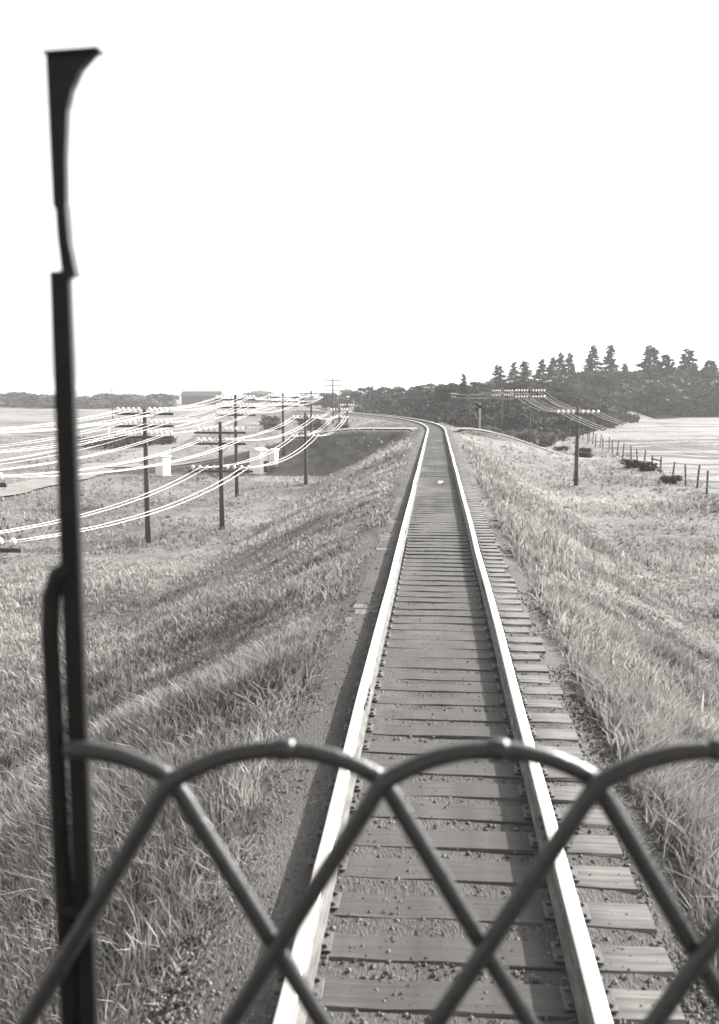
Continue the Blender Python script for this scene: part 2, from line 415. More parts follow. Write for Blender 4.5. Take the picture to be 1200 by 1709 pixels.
# a scrap of paper on the ties
mb = MB(); gx = 7
pv = [((i / (gx - 1) - .5) * .22, (j / (gx - 1) - .5) * .2, .05 + .07 * float(vnoise(i * 1.0, j * 1.0, 1.7, 21)) + .10 * max(0, j / gx - .35)) for j in range(gx) for i in range(gx)]
pf = [(j * gx + i, j * gx + i + 1, (j + 1) * gx + i + 1, (j + 1) * gx + i) for j in range(gx - 1) for i in range(gx - 1)]
mb.add(pv, pf); mb.add([(a, b, c - .006) for a, b, c in pv], [tuple(reversed(f)) for f in pf])
o = mb.build('paper_scrap', M['paper'], smooth=False); o.location = (.16, 33.5, -.19); o.rotation_euler = (0, 0, .5)
tag(o, 'small crumpled white scrap of paper lying on the ties between the rails', 'paper')

# ------------------------------------------------------------------ rear platform: corner post and hooped gate
GY = 1.2
post = empty('platform_post', (-.544, 1.238, 2.0)); pw = Vector(post.location)
tag(post, 'dark iron corner post of the rear platform with curved bracket on top', 'post')
def loc(pts): return [tuple(Vector(p) - pw) for p in pts]
def plate(name, pts, y0, th, parent, mat):
    """an outline in x-z, th thick along y"""
    k = len(pts); mb = MB()
    mb.add(loc([(x, y0, z) for x, z in pts] + [(x, y0 + th, z) for x, z in pts]),
           [tuple(range(k)), tuple(range(2 * k - 1, k - 1, -1))] + [(i, k + i, k + (i + 1) % k, (i + 1) % k) for i in range(k)])
    return mb.build(name, mat, parent)
mb = MB(); mb.box(tuple(Vector((-.5450, 1.2385, 2.42)) - pw), (.0265, .017, 1.28), 0, .002); mb.build('bar', M['post'], post)
mb = MB(); mb.tube(loc([(-.5705, 1.236, 1.78), (-.573, 1.236, 2.2), (-.5765, 1.236, 2.48), (-.5775, 1.236, 2.58), (-.574, 1.236, 2.63), (-.564, 1.236, 2.66), (-.545, 1.236, 2.67)]), .0125, 12); mb.build('brace_rod', M['post'], post, True)
mb = MB(); mb.tube(loc([(-.575, 1.236, 2.19), (-.535, 1.236, 2.165)]), .012, 10); mb.build('tie_bolt', M['post'], post, True)
brk = [(-0.5322, 3.1395), (-0.5306, 3.2022), (-0.526, 3.2605), (-0.5189, 3.2856), (-0.5064, 3.309), (-0.4905, 3.3244), (-0.484, 3.3295), (-0.5525, 3.3265),
       (-0.5518, 3.2464), (-0.5512, 3.1879), (-0.5505, 3.1397)]
plate('bracket', brk, 1.2315, .014, post, M['post'])
slv = [(-0.5315, 3.1443), (-0.5293, 3.0982), (-0.5215, 3.053), (-0.5403, 3.0509), (-0.5448, 3.0983), (-0.5466, 3.1445)]
plate('cap_plate', [(-0.5545, 3.3264), (-0.482, 3.3295), (-0.482, 3.3325), (-0.5545, 3.3294)], 1.226, .026, post, M['post'])
plate('sleeve', slv, 1.228, .021, post, M['post'])

gate = empty('platform_gate', (0, GY, 1.6)); gw = Vector(gate.location)
tag(gate, 'dark iron gate of overlapping round hoops and crossed bars across the rear platform', 'gate')
nodes = [-.407, -.124, .151, .431, .712, .99]
def nz_(x): return 2.398 + .030 * (x + .124)
BR = .0122
def hoop(xa, xb, left_leg=True, right_leg=True, half=False):
    za, zb = nz_(xa), nz_(xb); mid = (xa + xb) / 2; pts = []
    if left_leg: pts += [(xa - .145 * k, GY - .006, za - .245 * k) for k in (2.6, 1.8, 1.0, .4, .12)]
    m = 22
    for i in range(m + 1):
        t = i / m
        if half and t < .5: continue
        a = math.pi * t
        # flattened arch
        x = xa + (xb - xa) * t; h = .043 * (1 - abs(2 * t - 1) ** 2.1)
        pts.append((x, GY - .006 + .016 * t, za + (zb - za) * t + h))
    if right_leg: pts += [(xb + .145 * k, GY + .010, zb - .245 * k) for k in (.12, .4, 1.0, 1.8, 2.6)]
    mb = MB(); mb.tube([Vector(p) - gw for p in pts], BR, 12); h_ = mb.build('hoop', M['iron'], gate, True)
    if not half:
        c = Vector((mid + .012, GY + .002, (za + zb) / 2 + .043)) - gw
        cb = MB(); cb.tube([c + Vector((-.012, 0, 0)), c + Vector((-.008, 0, .001)), c + Vector((.008, 0, .001)), c + Vector((.012, 0, 0))], [BR + .0005, BR + .0028, BR + .0028, BR + .0005], 12)
        cb.build('collar', M['iron'], h_, True)
    return h_
hoop(-.69, nodes[0], left_leg=False, half=True)
for a, b in zip(nodes[:-1], nodes[1:]): hoop(a, b)
for x in nodes:
    mb = MB(); mb.lathe([(.012, -.016), (.0135, -.012), (.0135, .012), (.012, .016)], (0, 0, 0), 10)
    base = len(mb.v) - 40
    mb.v[base:] = [(x + p[0], p[2] + .002, nz_(x) - 1.6 + p[1]) for p in mb.v[base:]]
    mb.build('rivet', M['iron'], gate, True)

# ------------------------------------------------------------------ telegraph poles and wires
ins_prof = [(.02, -.10), (.022, 0), (.07, .01), (.085, .06), (.08, .11), (.05, .16), (.02, .175)]
ins_me = {}
def insulator(parent, loc_, sc=1.0):
    if sc not in ins_me:
        mb = MB(); mb.lathe([(r * sc, z * sc) for r, z in ins_prof], n=8); o = mb.build('insulator', M['glass'], parent, True); ins_me[sc] = o.data
    else: o = link('insulator', ins_me[sc], parent)
    o.location = loc_; return o

def pole(x, y, top, arms, label, group, rz=0.0, base=None, sc=1.0, lean=0.0, pins=True):
    """arms: (height z, half width, insulators)"""
    b = float(terrain(x, y)) - .3 if base is None else base
    root = empty('telegraph_pole', (x, y, b), rz); tag(root, label, 'pole', group)
    mb = MB(); H = top - b
    mb.tube([(lean * k * H, 0, H * k) for k in (0, .33, .66, 1)], [.14, .125, .11, .095], 10); mb.build('shaft', M['pole'], root, True)
    att = []
    for z, hw, n_ in arms:
        ab = MB(); ab.box((lean * (z - b), -.13, z - b), (2 * hw, .09, .11), 0, .01)
        for s_ in (-1, 1): ab.tube([(lean * (z - b) + s_ * hw * .4, -.13, z - b - .05), (lean * (z - b), -.1, z - b - .5)], .014, 5)
        arm = ab.build('crossarm', M['arm'], root)
        row = []
        for k in range(n_):
            f = (k + .5) / n_ * 2 - 1; f = math.copysign(.10 + .87 * abs(f), f)
            p = (lean * (z - b) + f * hw, -.13, z - b + .13 * sc)
            insulator(arm, p, sc)
            ca_, sa_ = math.cos(rz), math.sin(rz)
            row.append(Vector((x + p[0] * ca_ - p[1] * sa_, y + p[0] * sa_ + p[1] * ca_, b + p[2] + .05)))
        att.append(row)
    return att

def wires(rows, name_label, group, r=.011, sag=.35):
    """rows: for each pole the attachment points; one wire object per pin, running over all the poles"""
    n_ = min(len(q) for q in rows)
    for k in range(n_):
        pts = []
        for a, b in zip(rows[:-1], rows[1:]):
            A, B = a[k], b[k]; m = 8
            for i in range(m):
                t = i / m; p = A.lerp(B, t); p.z -= 4 * sag * t * (1 - t) * ((B - A).length / 25); pts.append(p)
        pts.append(rows[-1][k])
        mb = MB(); mb.tube(pts, r, 5); tag(mb.build('telegraph_wire', M['wire'], None, True), name_label, 'wire', group)

def pick(row, idx): return [row[i] for i in idx]

G1, G2, G3 = 'three-armed poles of the far left line', 'poles of the near left line', 'poles of the line on the right'
L1 = [(-13.6, 23.5, 1.9, [(1.75, 1.35, 10), (1.2, 1.35, 10), (.7, 1.35, 10)], 'dark pole with three white-dotted arms at the left edge beside the post'),
      (-13.38, 43.3, 2.27, [(2.06, 1.38, 10), (1.5, 1.38, 10), (1.0, 1.38, 10)], 'three-armed pole with ten insulators per arm nearest the dark platform post'),
      (-13.4, 63.5, 2.95, [(2.62, 1.38, 10), (2.1, 1.38, 10), (1.6, 1.38, 10)], 'three-armed pole behind and just right of the pole with wide paired arms'),
      (-13.4, 83.5, 3.1, [(2.75, 1.38, 10), (2.35, 1.38, 10), (1.95, 1.38, 10)], 'three-armed pole above the larger white cabinet'),
      (-13.5, 103.5, 3.4, [(3.1, 1.38, 10), (2.5, 1.38, 10)], 'distant two-armed pole behind the crossing road on the left'),
      (-15.6, 145.0, 5.4, [(5.1, 1.3, 10), (4.4, 1.3, 10), (3.7, 1.3, 10)], 'tall far pole standing highest against the sky on the left')]
att1 = [pole(*a[:5], G1, rz=.0) for a in L1]
for ai, idx in ((0, (0, 1, 3, 6, 8, 9)), (1, (0, 2, 5, 7, 9)), (2, (0, 1, 4, 8, 9))):
    wires([pick(p[min(ai, len(p) - 1)], idx) for p in att1[:5]], 'pale wire strung along the far line of three-armed poles', 'wires of the far left line')
L2 = [(-11.6, 22.5, 1.3, [(.75, 1.2, 8), (-.85, 1.5, 8)], 'near pole with paired insulators at the left edge of the view'),
      (-10.82, 47.5, 1.6, [(1.05, 1.3, 8), (.5, 1.3, 8), (-.88, 1.65, 8)], 'pole with a wide low arm of paired insulators, tallest on the left slope'),
      (-10.03, 73.2, 1.6, [(1.1, 1.1, 6), (-.34, 1.2, 6)], 'thin pole right of the white cabinets with low arm of six insulators'),
      (-10.0, 99.0, 1.7, [(1.3, 1.0, 6), (.5, 1.0, 6)], 'far pole just beyond the crossing road at the left, the nearer of two'),
      (-11.6, 125.0, 1.9, [(1.5, 1.0, 6)], 'far one-armed pole beyond the crossing road, close to the bend of the track')]
att2 = [pole(*a[:5], G2) for a in L2]
wires([pick(att2[0][0], (0, 1, 4, 5)), pick(att2[1][1], (0, 1, 6, 7)), pick(att2[2][0], (0, 1, 4, 5)), pick(att2[3][0], (0, 1, 4, 5)), pick(att2[4][0], (0, 1, 4, 5))],
      'pale wire strung along the near line of poles on the left slope', 'wires of the near left line', .015, .5)
wires([pick(att2[0][1], (1, 2, 6, 7)), pick(att2[1][2], (1, 2, 6, 7)), pick(att2[2][1], (0, 1, 4, 5)), pick(att2[3][1], (0, 1, 4, 5))],
      'pale wire strung along the near line of poles on the left slope', 'wires of the near left line', .018, .55)
L3 = [(9.3, 22.0, 1.6, [(1.1, 1.3, 8)], 'pole with one arm at the right edge of the view'),
      (8.62, 60.0, 2.25, [(1.72, 1.4, 8), (1.04, 1.5, 0)], 'nearest pole on the right with bright insulators on its upper arm only'),
      (9.15, 96.0, 3.9, [(3.2, 1.55, 10), (2.6, 1.55, 10)], 'second pole on the right with two arms full of insulators'),
      (8.6, 128.0, 4.0, [(3.35, 1.5, 10), (2.75, 1.5, 10)], 'third pole on the right, standing before the dark cut bank'),
      (3.6, 155.0, 4.0, [(3.0, 1.5, 8), (2.5, 1.5, 8)], 'fourth pole on the right, left of the wooden crossing sign'),
      (-1.0, 180.0, 5.2, [(4.2, 1.5, 8)], 'most distant pole on the right line, among the skyline trees')]
att3 = [pole(*a[:5], G3, rz=(.05, 0, 0, .1, .25, .3)[i], base=(-1.2 if i == 4 else None)) for i, a in enumerate(L3)]
wires([pick(att3[0][0], (0, 1, 2, 5, 6, 7)), pick(att3[1][0], (0, 1, 2, 5, 6, 7)), pick(att3[2][0], (0, 2, 3, 6, 7, 9)), pick(att3[3][0], (0, 2, 3, 6, 7, 9)), pick(att3[4][0], (0, 1, 2, 5, 6, 7)), pick(att3[5][0], (0, 1, 2, 5, 6, 7))],
      'pale wire strung along the line of poles on the right', 'wires of the right line', .011, .3)
wires([pick(att3[1][0], (1, 2, 5, 6)), pick(att3[2][1], (0, 3, 6, 9)), pick(att3[3][1], (0, 3, 6, 9)), pick(att3[4][1], (0, 2, 5, 7))],
      'pale wire strung along the line of poles on the right', 'wires of the right line', .011, .3)
pole(-72.0, 210.0, 4.6, [(4.2, .9, 2)], 'lone thin pole standing among the pale trees far left', None)

# ------------------------------------------------------------------ trackside things
def cabinet(x, y, w, d, h, label, rz=0.0, dark_panel=True):
    b = float(terrain(x, y)) - .1; root = empty('signal_cabinet', (x, y, b), rz); tag(root, label, 'cabinet', 'white signal cabinets')
    mb = MB(); mb.box((0, 0, .06), (w + .2, d + .2, .24), 0, .02); mb.build('base', M['grey_wood'], root)
    mb = MB(); mb.box((0, 0, .18 + h / 2), (w, d, h), 0, .02); mb.build('body', M['white'], root)
    mb = MB(); o_ = w / 2 + .1
    mb.add([(-o_, -d / 2 - .1, h + .18), (o_, -d / 2 - .1, h + .18), (o_, d / 2 + .1, h + .18), (-o_, d / 2 + .1, h + .18), (-o_, 0, h + .18 + w * .2), (o_, 0, h + .18 + w * .2)],
           [(3, 2, 1, 0), (0, 1, 5, 4), (2, 3, 4, 5), (0, 4, 3), (1, 2, 5)]); mb.build('roof', M['white'], root)
    if dark_panel:
        mb = MB(); mb.box((w * .16, -d / 2 - .012, .18 + h * .30), (w * .5, .03, h * .5), 0, .008); dr = mb.build('door', M['dark'], root)
        mb = MB(); mb.box((w * .34, -d / 2 - .045, .18 + h * .32), (.04, .04, .14), 0, .01); mb.build('handle', M['white'], dr)
    return root
cabinet(-15.3, 82.0, 1.15, 1.2, 2.0, 'larger white cabinet with a dark lower door, beyond the poles on the left', 1.05)
cabinet(-14.1, 82.6, .6, .6, 1.25, 'narrow low white cabinet standing just right of the larger cabinet', 1.05, False)
cabinet(-23.8, 82.0, .95, .95, 1.65, 'plain white cabinet standing alone close behind the three-armed pole', 1.05, False)

# crossing sign beside the road
root = empty('crossing_sign', (4.07, 91.6, float(terrain(4.07, 91.6)) - .2)); tag(root, 'weathered wooden crossing sign with dark crossed boards beside the road', 'sign')
mb = MB(); mb.box((0, 0, 1.55), (.2, .16, 3.1), 0, .02); mb.build('post', M['grey_wood'], root)
for s_ in (-1, 1):
    mb = MB(); L_ = .62; a = .62 * s_
    c, s2 = math.cos(a), math.sin(a)
    q = [(-L_, -.1), (L_, -.1), (L_, .1), (-L_, .1)]
    yo = -.10 - (.02 if s_ > 0 else .045)
    mb.add([(x_ * c - z_ * s2, yo, 2.75 + x_ * s2 + z_ * c) for x_, z_ in q] + [(x_ * c - z_ * s2, yo + .022, 2.75 + x_ * s2 + z_ * c) for x_, z_ in q],
           [(0, 1, 2, 3), (7, 6, 5, 4), (0, 4, 5, 1), (1, 5, 6, 2), (2, 6, 7, 3), (3, 7, 4, 0)]); mb.build('board', M['barn'], root)
root = empty('marker_post', (-41.8, 120, float(terrain(-41.8, 120)) - .2)); tag(root, 'pale slim marker post standing alone in the left pasture', 'post')
mb = MB(); mb.tube([(0, 0, 0), (0, 0, 2.6)], [.16, .13], 8); mb.build('shaft', M['white'], root, True)
mb = MB(); mb.box((0, -.02, 2.68), (.42, .3, .1), 0, .02); mb.build('cap', M['grey_wood'], root)

# field fence on the right
f0 = 40.0
fence = empty('field_fence', (0, 0, 0)); tag(fence, 'wire fence on dark wooden posts along the edge of the pale field', 'fence')
ptops = []; fy = f0
post_me = None
while fy < 158:
    x = float(fence_x(fy)) + random.uniform(-.12, .12); z = float(terrain(x, fy)); h = random.uniform(1.15, 1.5)
    mb = MB(); lx, ly = random.uniform(-.12, .12), random.uniform(-.06, .06)
    mb.tube([(x, fy, z - .3), (x + lx * .5, fy + ly * .5, z + h * .5), (x + lx, fy + ly, z + h)], [.065, .06, .055], 7); mb.build('post', M['fence'], fence, False)
    ptops.append((x + lx * .6, fy, z, h)); fy += random.uniform(3.0, 4.2)
for k in (.35, .62, .9):
    pts = []
    for (x, y, z, h), (x2, y2, z2, h2) in zip(ptops[:-1], ptops[1:]):
        pts += [(x - .1, y, z + h * k), ((x + x2) / 2 - .1, (y + y2) / 2, (z + h * k + z2 + h2 * k) / 2 - .05)]
    mb = MB(); mb.tube(pts, .009, 4); mb.build('wire', M['wire'], fence)
# rail section with pale boards near the right edge
for (x, y, z, h) in ptops[5:7]: pass
a, b = ptops[8], ptops[9]
mb = MB(); mb.tube([(a[0] - .05, a[1], a[2] + a[3] * .78), (b[0] - .05, b[1], b[2] + b[3] * .78)], .055, 7); mb.build('top_rail', M['fence'], fence)

# barn on the left skyline
bz = -1.2
barn = empty('barn', (-103.2, 420, bz), .04); tag(barn, 'long low dark barn with a shingled roof on the left skyline', 'barn')
mb = MB(); mb.box((0, 0, 2.0), (16.6, 8, 4.4)); wl_ = mb.build('wall', M['barn'], barn)
mb = MB(); mb.add([(-8.9, -4.8, 3.9), (8.9, -4.8, 3.9), (8.9, 4.8, 3.9), (-8.9, 4.8, 3.9), (-8.7, 0, 6.0), (8.7, 0, 6.0)],
                  [(3, 2, 1, 0), (0, 1, 5, 4), (2, 3, 4, 5), (0, 4, 3), (1, 2, 5)]); mb.build('roof', M['roof'], barn)
mb = MB(); mb.box((2.5, -4.05, 1.4), (3.4, .12, 3.2)); mb.build('door', M['dark'], barn)

# ------------------------------------------------------------------ trees and bushes
def cards(C_, size, out=None, droop=0.0):
    """leaf-sized triangles at the points C_"""
    n_ = len(C_); d1 = RNG.normal(size=(n_, 3)); 
    if out is not None: d1 = d1 * .55 + out
    d1[:, 2] -= droop; d1 /= np.linalg.norm(d1, axis=1)[:, None]
    d2 = RNG.normal(size=(n_, 3)); d2 -= (d2 * d1).sum(1)[:, None] * d1; d2 /= np.linalg.norm(d2, axis=1)[:, None]
    s_ = size * RNG.uniform(.6, 1.4, n_)[:, None]
    V_ = np.stack([C_ - d2 * s_ * .45, C_ + d2 * s_ * .45, C_ + d1 * s_ * 1.2], 1).reshape(-1, 3)
    return V_, np.arange(3 * n_).reshape(-1, 3)

def conifer_proto(H, Rr, dens, seed, gap=.25):
    r = np.random.default_rng(seed); pts = []; out = []
    nb = int(H * 11)
    for i in range(nb):
        t = .12 + .86 * (i / nb); z = H * t; rad = Rr * (1 - t) ** .75 * r.uniform(.75, 1.1) + .12
        if r.random() < gap * .6: rad *= .45
        az = r.uniform(0, 6.28); m = max(4, int(dens * (rad / Rr) + 3))
        q = r.uniform(.1, 1, m); sp = r.normal(0, .16, m)
        px = np.cos(az + sp) * rad * q; py = np.sin(az + sp) * rad * q; pz = z - q * rad * r.uniform(.05, .4) + r.normal(0, .12, m)
        pts.append(np.stack([px, py, pz], -1)); out.append(np.stack([np.cos(az + sp), np.sin(az + sp), np.full(m, -.15)], -1))
    return np.concatenate(pts), np.concatenate(out)

def broad_proto(H, Rr, nclump, per, seed, low=.22):
    r = np.random.default_rng(seed); pts = []
    for i in range(nclump):
        a = r.uniform(0, 6.28); q = math.sqrt(r.random()); zz = low + (1 - low) * r.random()
        k = Rr * q * (1 - abs((zz - .5) * 1.5) ** 2 * .7); c = np.array([math.cos(a) * k, math.sin(a) * k, H * (.08 + .84 * zz)])
        cr = Rr * r.uniform(.22, .42); d = r.normal(size=(per, 3)); d /= np.linalg.norm(d, axis=1)[:, None]
        pts.append(c + d * (cr * r.uniform(.5, 1.0, per) ** .6)[:, None])
    return np.concatenate(pts), None

def trunk(H, r0, parent, seed, frac=.95, limbs=5):
    rr = random.Random(seed); mb = MB()
    mb.tube([(0, 0, -.6), (rr.uniform(-.1, .1), 0, H * .3), (rr.uniform(-.15, .15), rr.uniform(-.1, .1), H * .65), (0, 0, H * frac)], [r0 * 1.2, r0 * .85, r0 * .5, r0 * .12], 7)
    for k in range(limbs):
        a = rr.uniform(0, 6.28); z = H * rr.uniform(.3, .6); L_ = H * rr.uniform(.15, .28)
        mb.tube([(0, 0, z), (math.cos(a) * L_ * .5, math.sin(a) * L_ * .5, z + L_ * .35), (math.cos(a) * L_, math.sin(a) * L_, z + L_ * .8)], [r0 * .4, r0 * .25, r0 * .06], 5)
    return mb.build('trunk', M['bark'], parent, True)

PROTO = {}
def proto(kind, H, Rr, mat, size, seed, name, **kw):
    root = empty(name, (0, -500, 0))
    if kind == 'conifer': P_, out = conifer_proto(H, Rr, kw.get('dens', 16), seed, kw.get('gap', .25))
    else: P_, out = broad_proto(H, Rr, kw.get('n', 26), kw.get('per', 60), seed, kw.get('low', .2))
    V_, F_ = cards(P_, size, out, .1 if kind == 'conifer' else 0)
    np_mesh('crown' if kind != 'shrub' else 'foliage', V_, F_, mat, root)
    if kind == 'shrub':
        mb = MB(); rr = random.Random(seed)
        for k in range(5):
            a = rr.uniform(0, 6.28); mb.tube([(0, 0, -.3), (math.cos(a) * Rr * .3, math.sin(a) * Rr * .3, H * .45), (math.cos(a) * Rr * .6, math.sin(a) * Rr * .6, H * .85)], [.06, .04, .01], 5)
        mb.build('stem', M['bark'], root)
    else: trunk(H, H * .022, root, seed, .97 if kind == 'conifer' else .7, 3 if kind == 'conifer' else 6)
    return {'root': root, 'H': H, 'used': False}

def place(p, x, y, top, label, cat, group=None, wide=1.0, base=None):
    """stands a tree of prototype p at x, y so that its tip reaches height top"""
    b = float(terrain(x, y)) if base is None else base
    if p['used']: r_ = copy_tree(p['root'])
    else: r_ = p['root']; p['used'] = True
    s_ = max(.25, (top - b) / p['H']); r_.location = (x, y, b - .1); r_.scale = (s_ * wide, s_ * wide, s_); r_.rotation_euler = (0, 0, random.uniform(0, 6.28))
    for k in ('group',):
        if k in r_: del r_[k]
    tag(r_, label, cat, group); return r_

con = [proto('conifer', 10, 2.1, M['conifer'], .42, 1, 'conifer', dens=20), proto('conifer', 10, 1.7, M['conifer'], .4, 2, 'conifer', dens=16, gap=.5),
       proto('conifer', 10, 2.6, M['conifer'], .45, 3, 'conifer', dens=22, gap=.35)]
con_spots = [((4.2, 152, 6.4), 1, .9, 'small lone conifer on the skyline directly above the crossing sign'),
             ((12.9, 205, 9.4), 0, 1.3, 'leftmost conifer of the row on the hill crest, rounded and separate'),
             ((17.5, 222, 10.6), 1, 1.3, 'loose ragged conifer just right of the separate rounded conifer on the hill'),
             ((19.4, 215, 10.5), 2, 1.25, 'broad dense conifer in the middle of the left clump on the hill crest'),
             ((24.1, 225, 11.4), 1, 1.25, 'ragged conifer left of the two pointed twins on the hill crest'),
             ((25.9, 220, 11.7), 0, 1.0, 'dense narrow conifer touching the pointed twins on their left'),
             ((28.6, 228, 13.1), 1, 1.0, 'left one of two slim pointed twin conifers on the hill crest'),
             ((31.2, 232, 13.3), 1, 1.0, 'right one of two slim pointed twin conifers on the hill crest'),
             ((37.9, 240, 15.3), 0, 1.0, 'tall conifer, left of the tallest pair above the pale field'),
             ((41.2, 236, 15.1), 2, .9, 'tall conifer, right of the tallest pair above the pale field'),
             ((45.2, 238, 10.9), 0, 1.0, 'shorter conifer in the dip between the tallest pair and the right-hand giant'),
             ((52.9, 245, 15.5), 0, 1.15, 'tall full conifer rising from the wood at the right edge'),
             ((55.4, 240, 13.3), 2, .9, 'shorter conifer leaning against the tall full one at the right edge'),
             ((63.2, 250, 14.9), 0, 1.1, 'tall conifer at the far right end of the wood'),
             ((67.5, 246, 12.0), 2, 1.0, 'lower conifer at the far right end of the wood')]
for (x, y, t), k, w_, lb in con_spots: place(con[k], x, y, t, lb, 'conifer', 'conifers on the hill', w_ * 1.5)
brd = [proto('broad', 8, 3.6, M['leaf'], .55, 11, 'broadleaf_tree', n=34, per=70), proto('broad', 8, 3.2, M['leaf'], .5, 12, 'broadleaf_tree', n=28, per=70, low=.12),
       proto('broad', 8, 4.2, M['leaf'], .6, 13, 'broadleaf_tree', n=38, per=75, low=.08)]
b_spots = [(13.6, 198, 4.6), (20.2, 205, 6.2), (25.7, 212, 5.4), (30.0, 216, 5.6), (30.7, 203, 4.8), (37.1, 222, 7.6), (39.9, 220, 6.0), (46.0, 238, 8.6), (49.9, 243, 8.0), (53.0, 243, 7.6),
           (56.3, 246, 9.8), (46.6, 230, 5.4), (41.9, 223, 4.4), (60.5, 248, 9.2), (66.4, 248, 7.8), (35.0, 212, 4.6), (51.5, 238, 5.2), (57.5, 240, 5.4), (62.5, 242, 5.6), (33.5, 225, 8.4), (43.0, 233, 8.2),
           (38, 208, 3.6), (42.5, 214, 4.6), (47, 222, 5.6), (51, 228, 6.4), (55, 232, 6.8), (59, 236, 7.0), (64, 240, 7.2), (70, 242, 7.6), (34, 200, 3.4), (27, 188, 3.0), (23, 178, 2.4)]
for i, (x, y, t) in enumerate(b_spots):
    place(brd[i % 3], x, y, t, 'dark broadleaf tree in the dense wood on the right hillside', 'tree', 'trees of the right hillside wood', 1.7, base=float(terrain(x, y)) - .8)
sk = [proto('broad', 5, 2.2, M['leaf'], .45, 21, 'scrub_tree', n=22, per=55, low=.1), proto('broad', 5, 1.8, M['leaf_pale'], .42, 22, 'scrub_tree', n=20, per=50, low=.1)]
s_spots = [(-23.1, 260, 4.5), (-18.1, 240, 5.1), (-15.1, 235, 4.3), (-12.6, 230, 4.9), (-9.5, 215, 4.9), (-7.2, 205, 4.4), (-4.8, 200, 4.9), (-2.4, 192, 5.2), (-.4, 185, 5.2), (1.8, 180, 5.0), (3.4, 175, 5.2),
           (6.7, 178, 5.4), (9.0, 182, 5.6), (11, 188, 5.8), (-27, 250, 3.4), (-31, 262, 3.2), (-20, 215, 2.6), (-36, 270, 3.0)]
for i, (x, y, t) in enumerate(s_spots):
    place(sk[0 if i % 4 else 1], x, y, t, 'low scrubby tree on the skyline beyond the bend of the track', 'tree', 'scrub trees beyond the bend', 1.6, base=min(float(terrain(x, y)), t - 2.4))
lt = [proto('broad', 6, 2.6, M['leaf_pale'], .6, 31, 'field_tree', n=34, per=40, low=.0), proto('broad', 6, 2.2, M['leaf'], .6, 32, 'field_tree', n=34, per=40, low=.0)]
for i, (x, y, t) in enumerate([(-121.0, 330, 3.4), (-116.9, 340, 4.6), (-114.2, 350, 4.2), (-108, 345, 2.8), (-102.8, 330, 3.0), (-104.5, 362, 4.6), (-84, 470, 5.0), (-144.7, 340, 4.6), (-132.9, 330, 3.9), (-158.2, 350, 5.1),
                               (-94.4, 510, 6.0), (-47.9, 420, 5.0), (-62, 440, 4.2), (-126, 345, 3.0)]):
    place(lt[i % 2], x, y, t - .8, 'pale hazy tree in the row along the far left fields', 'tree', 'hazy trees of the left fields', 3.2, base=min(float(terrain(x, y)), t - 3.6))
shr = [proto('shrub', 2.2, 1.7, M['leaf'], .34, 41, 'shrub', n=20, per=55, low=.02), proto('shrub', 1.8, 1.8, M['conifer'], .32, 42, 'shrub', n=18, per=55, low=.02),
       proto('shrub', 1.5, 1.4, M['leaf_pale'], .3, 43, 'shrub', n=16, per=50, low=.02)]
rs = random.Random(5); cnt = 0
while cnt < 75:
    x = rs.uniform(-12, 30); y = rs.uniform(118, 190)
    if x - float(xc(y)) < 6.0 or y < (117 if x < 14 else 117 + (x - 14) * 3.0) + 1: continue
    z = float(terrain(x, y)); place(shr[cnt % 2], x, y, z + rs.uniform(1.0, 2.1), 'dark shrub on the steep cut bank right of the bend', 'shrub', 'shrubs on the cut bank', 1.35); cnt += 1
for x, y, h in [(13.6, 90, .55), (15.2, 76, .6), (15.4, 72, .65), (12.9, 100, .5), (14.6, 96, .55), (15.0, 63, .5)]:
    place(shr[1], x, y, float(terrain(x, y)) + h, 'low bush in the rough grass along the field fence', 'shrub', 'bushes along the field fence', 1.7)
for x, y, h in [(6.5, 104, 1.2), (9.5, 106, 1.4), (12, 109, 1.3), (8, 111, 1.0), (5.2, 108, .9), (-13, 128, 1.2), (-17, 136, 1.4), (-20, 150, 1.5), (-24, 140, 1.2), (-28, 160, 1.6), (-16, 118, 1.0)]:
    place(shr[2], x, y, float(terrain(x, y)) + h, 'pale low bush in the grass just beyond the crossing road', 'shrub', 'pale bushes beyond the crossing', 1.2)
hx, hy = RNG.uniform(-16, 80, 90000), RNG.uniform(117, 262, 90000)
hu = hx - xc(hy); fr_ = np.where(hx < 14, 117, np.minimum(117 + (hx - 14) * 3.0, 250))
kp = (hu > 5.5 + 2 * vnoise(hx, hy, 9, 33)) & (hy > fr_ + 1 + 3 * vnoise(hx, hy, 8, 31)); hx, hy = hx[kp], hy[kp]
hh_ = (.75 + .7 * vnoise(hx, hy, 5, 32)) * RNG.random(len(hx)) ** .7
V_, F_ = cards(np.stack([hx, hy, terrain(hx, hy) + .1 + np.maximum(hh_, 0)], -1), .55)
tag(np_mesh('undergrowth', V_, F_, M['under']), 'dark tangled undergrowth covering the cut bank and hillside on the right', 'undergrowth', kind='stuff')
hedge = empty('hedge', (-38, 116, float(terrain(-38, 116)))); tag(hedge, 'low dark hedge crossing the left pasture behind the three-armed pole', 'hedge')
hp = np.stack([RNG.uniform(-7, 6, 1500), RNG.normal(0, .7, 1500), RNG.uniform(0, 1.1, 1500)], -1)
V_, F_ = cards(hp, .32); np_mesh('foliage', V_, F_, M['leaf'], hedge)

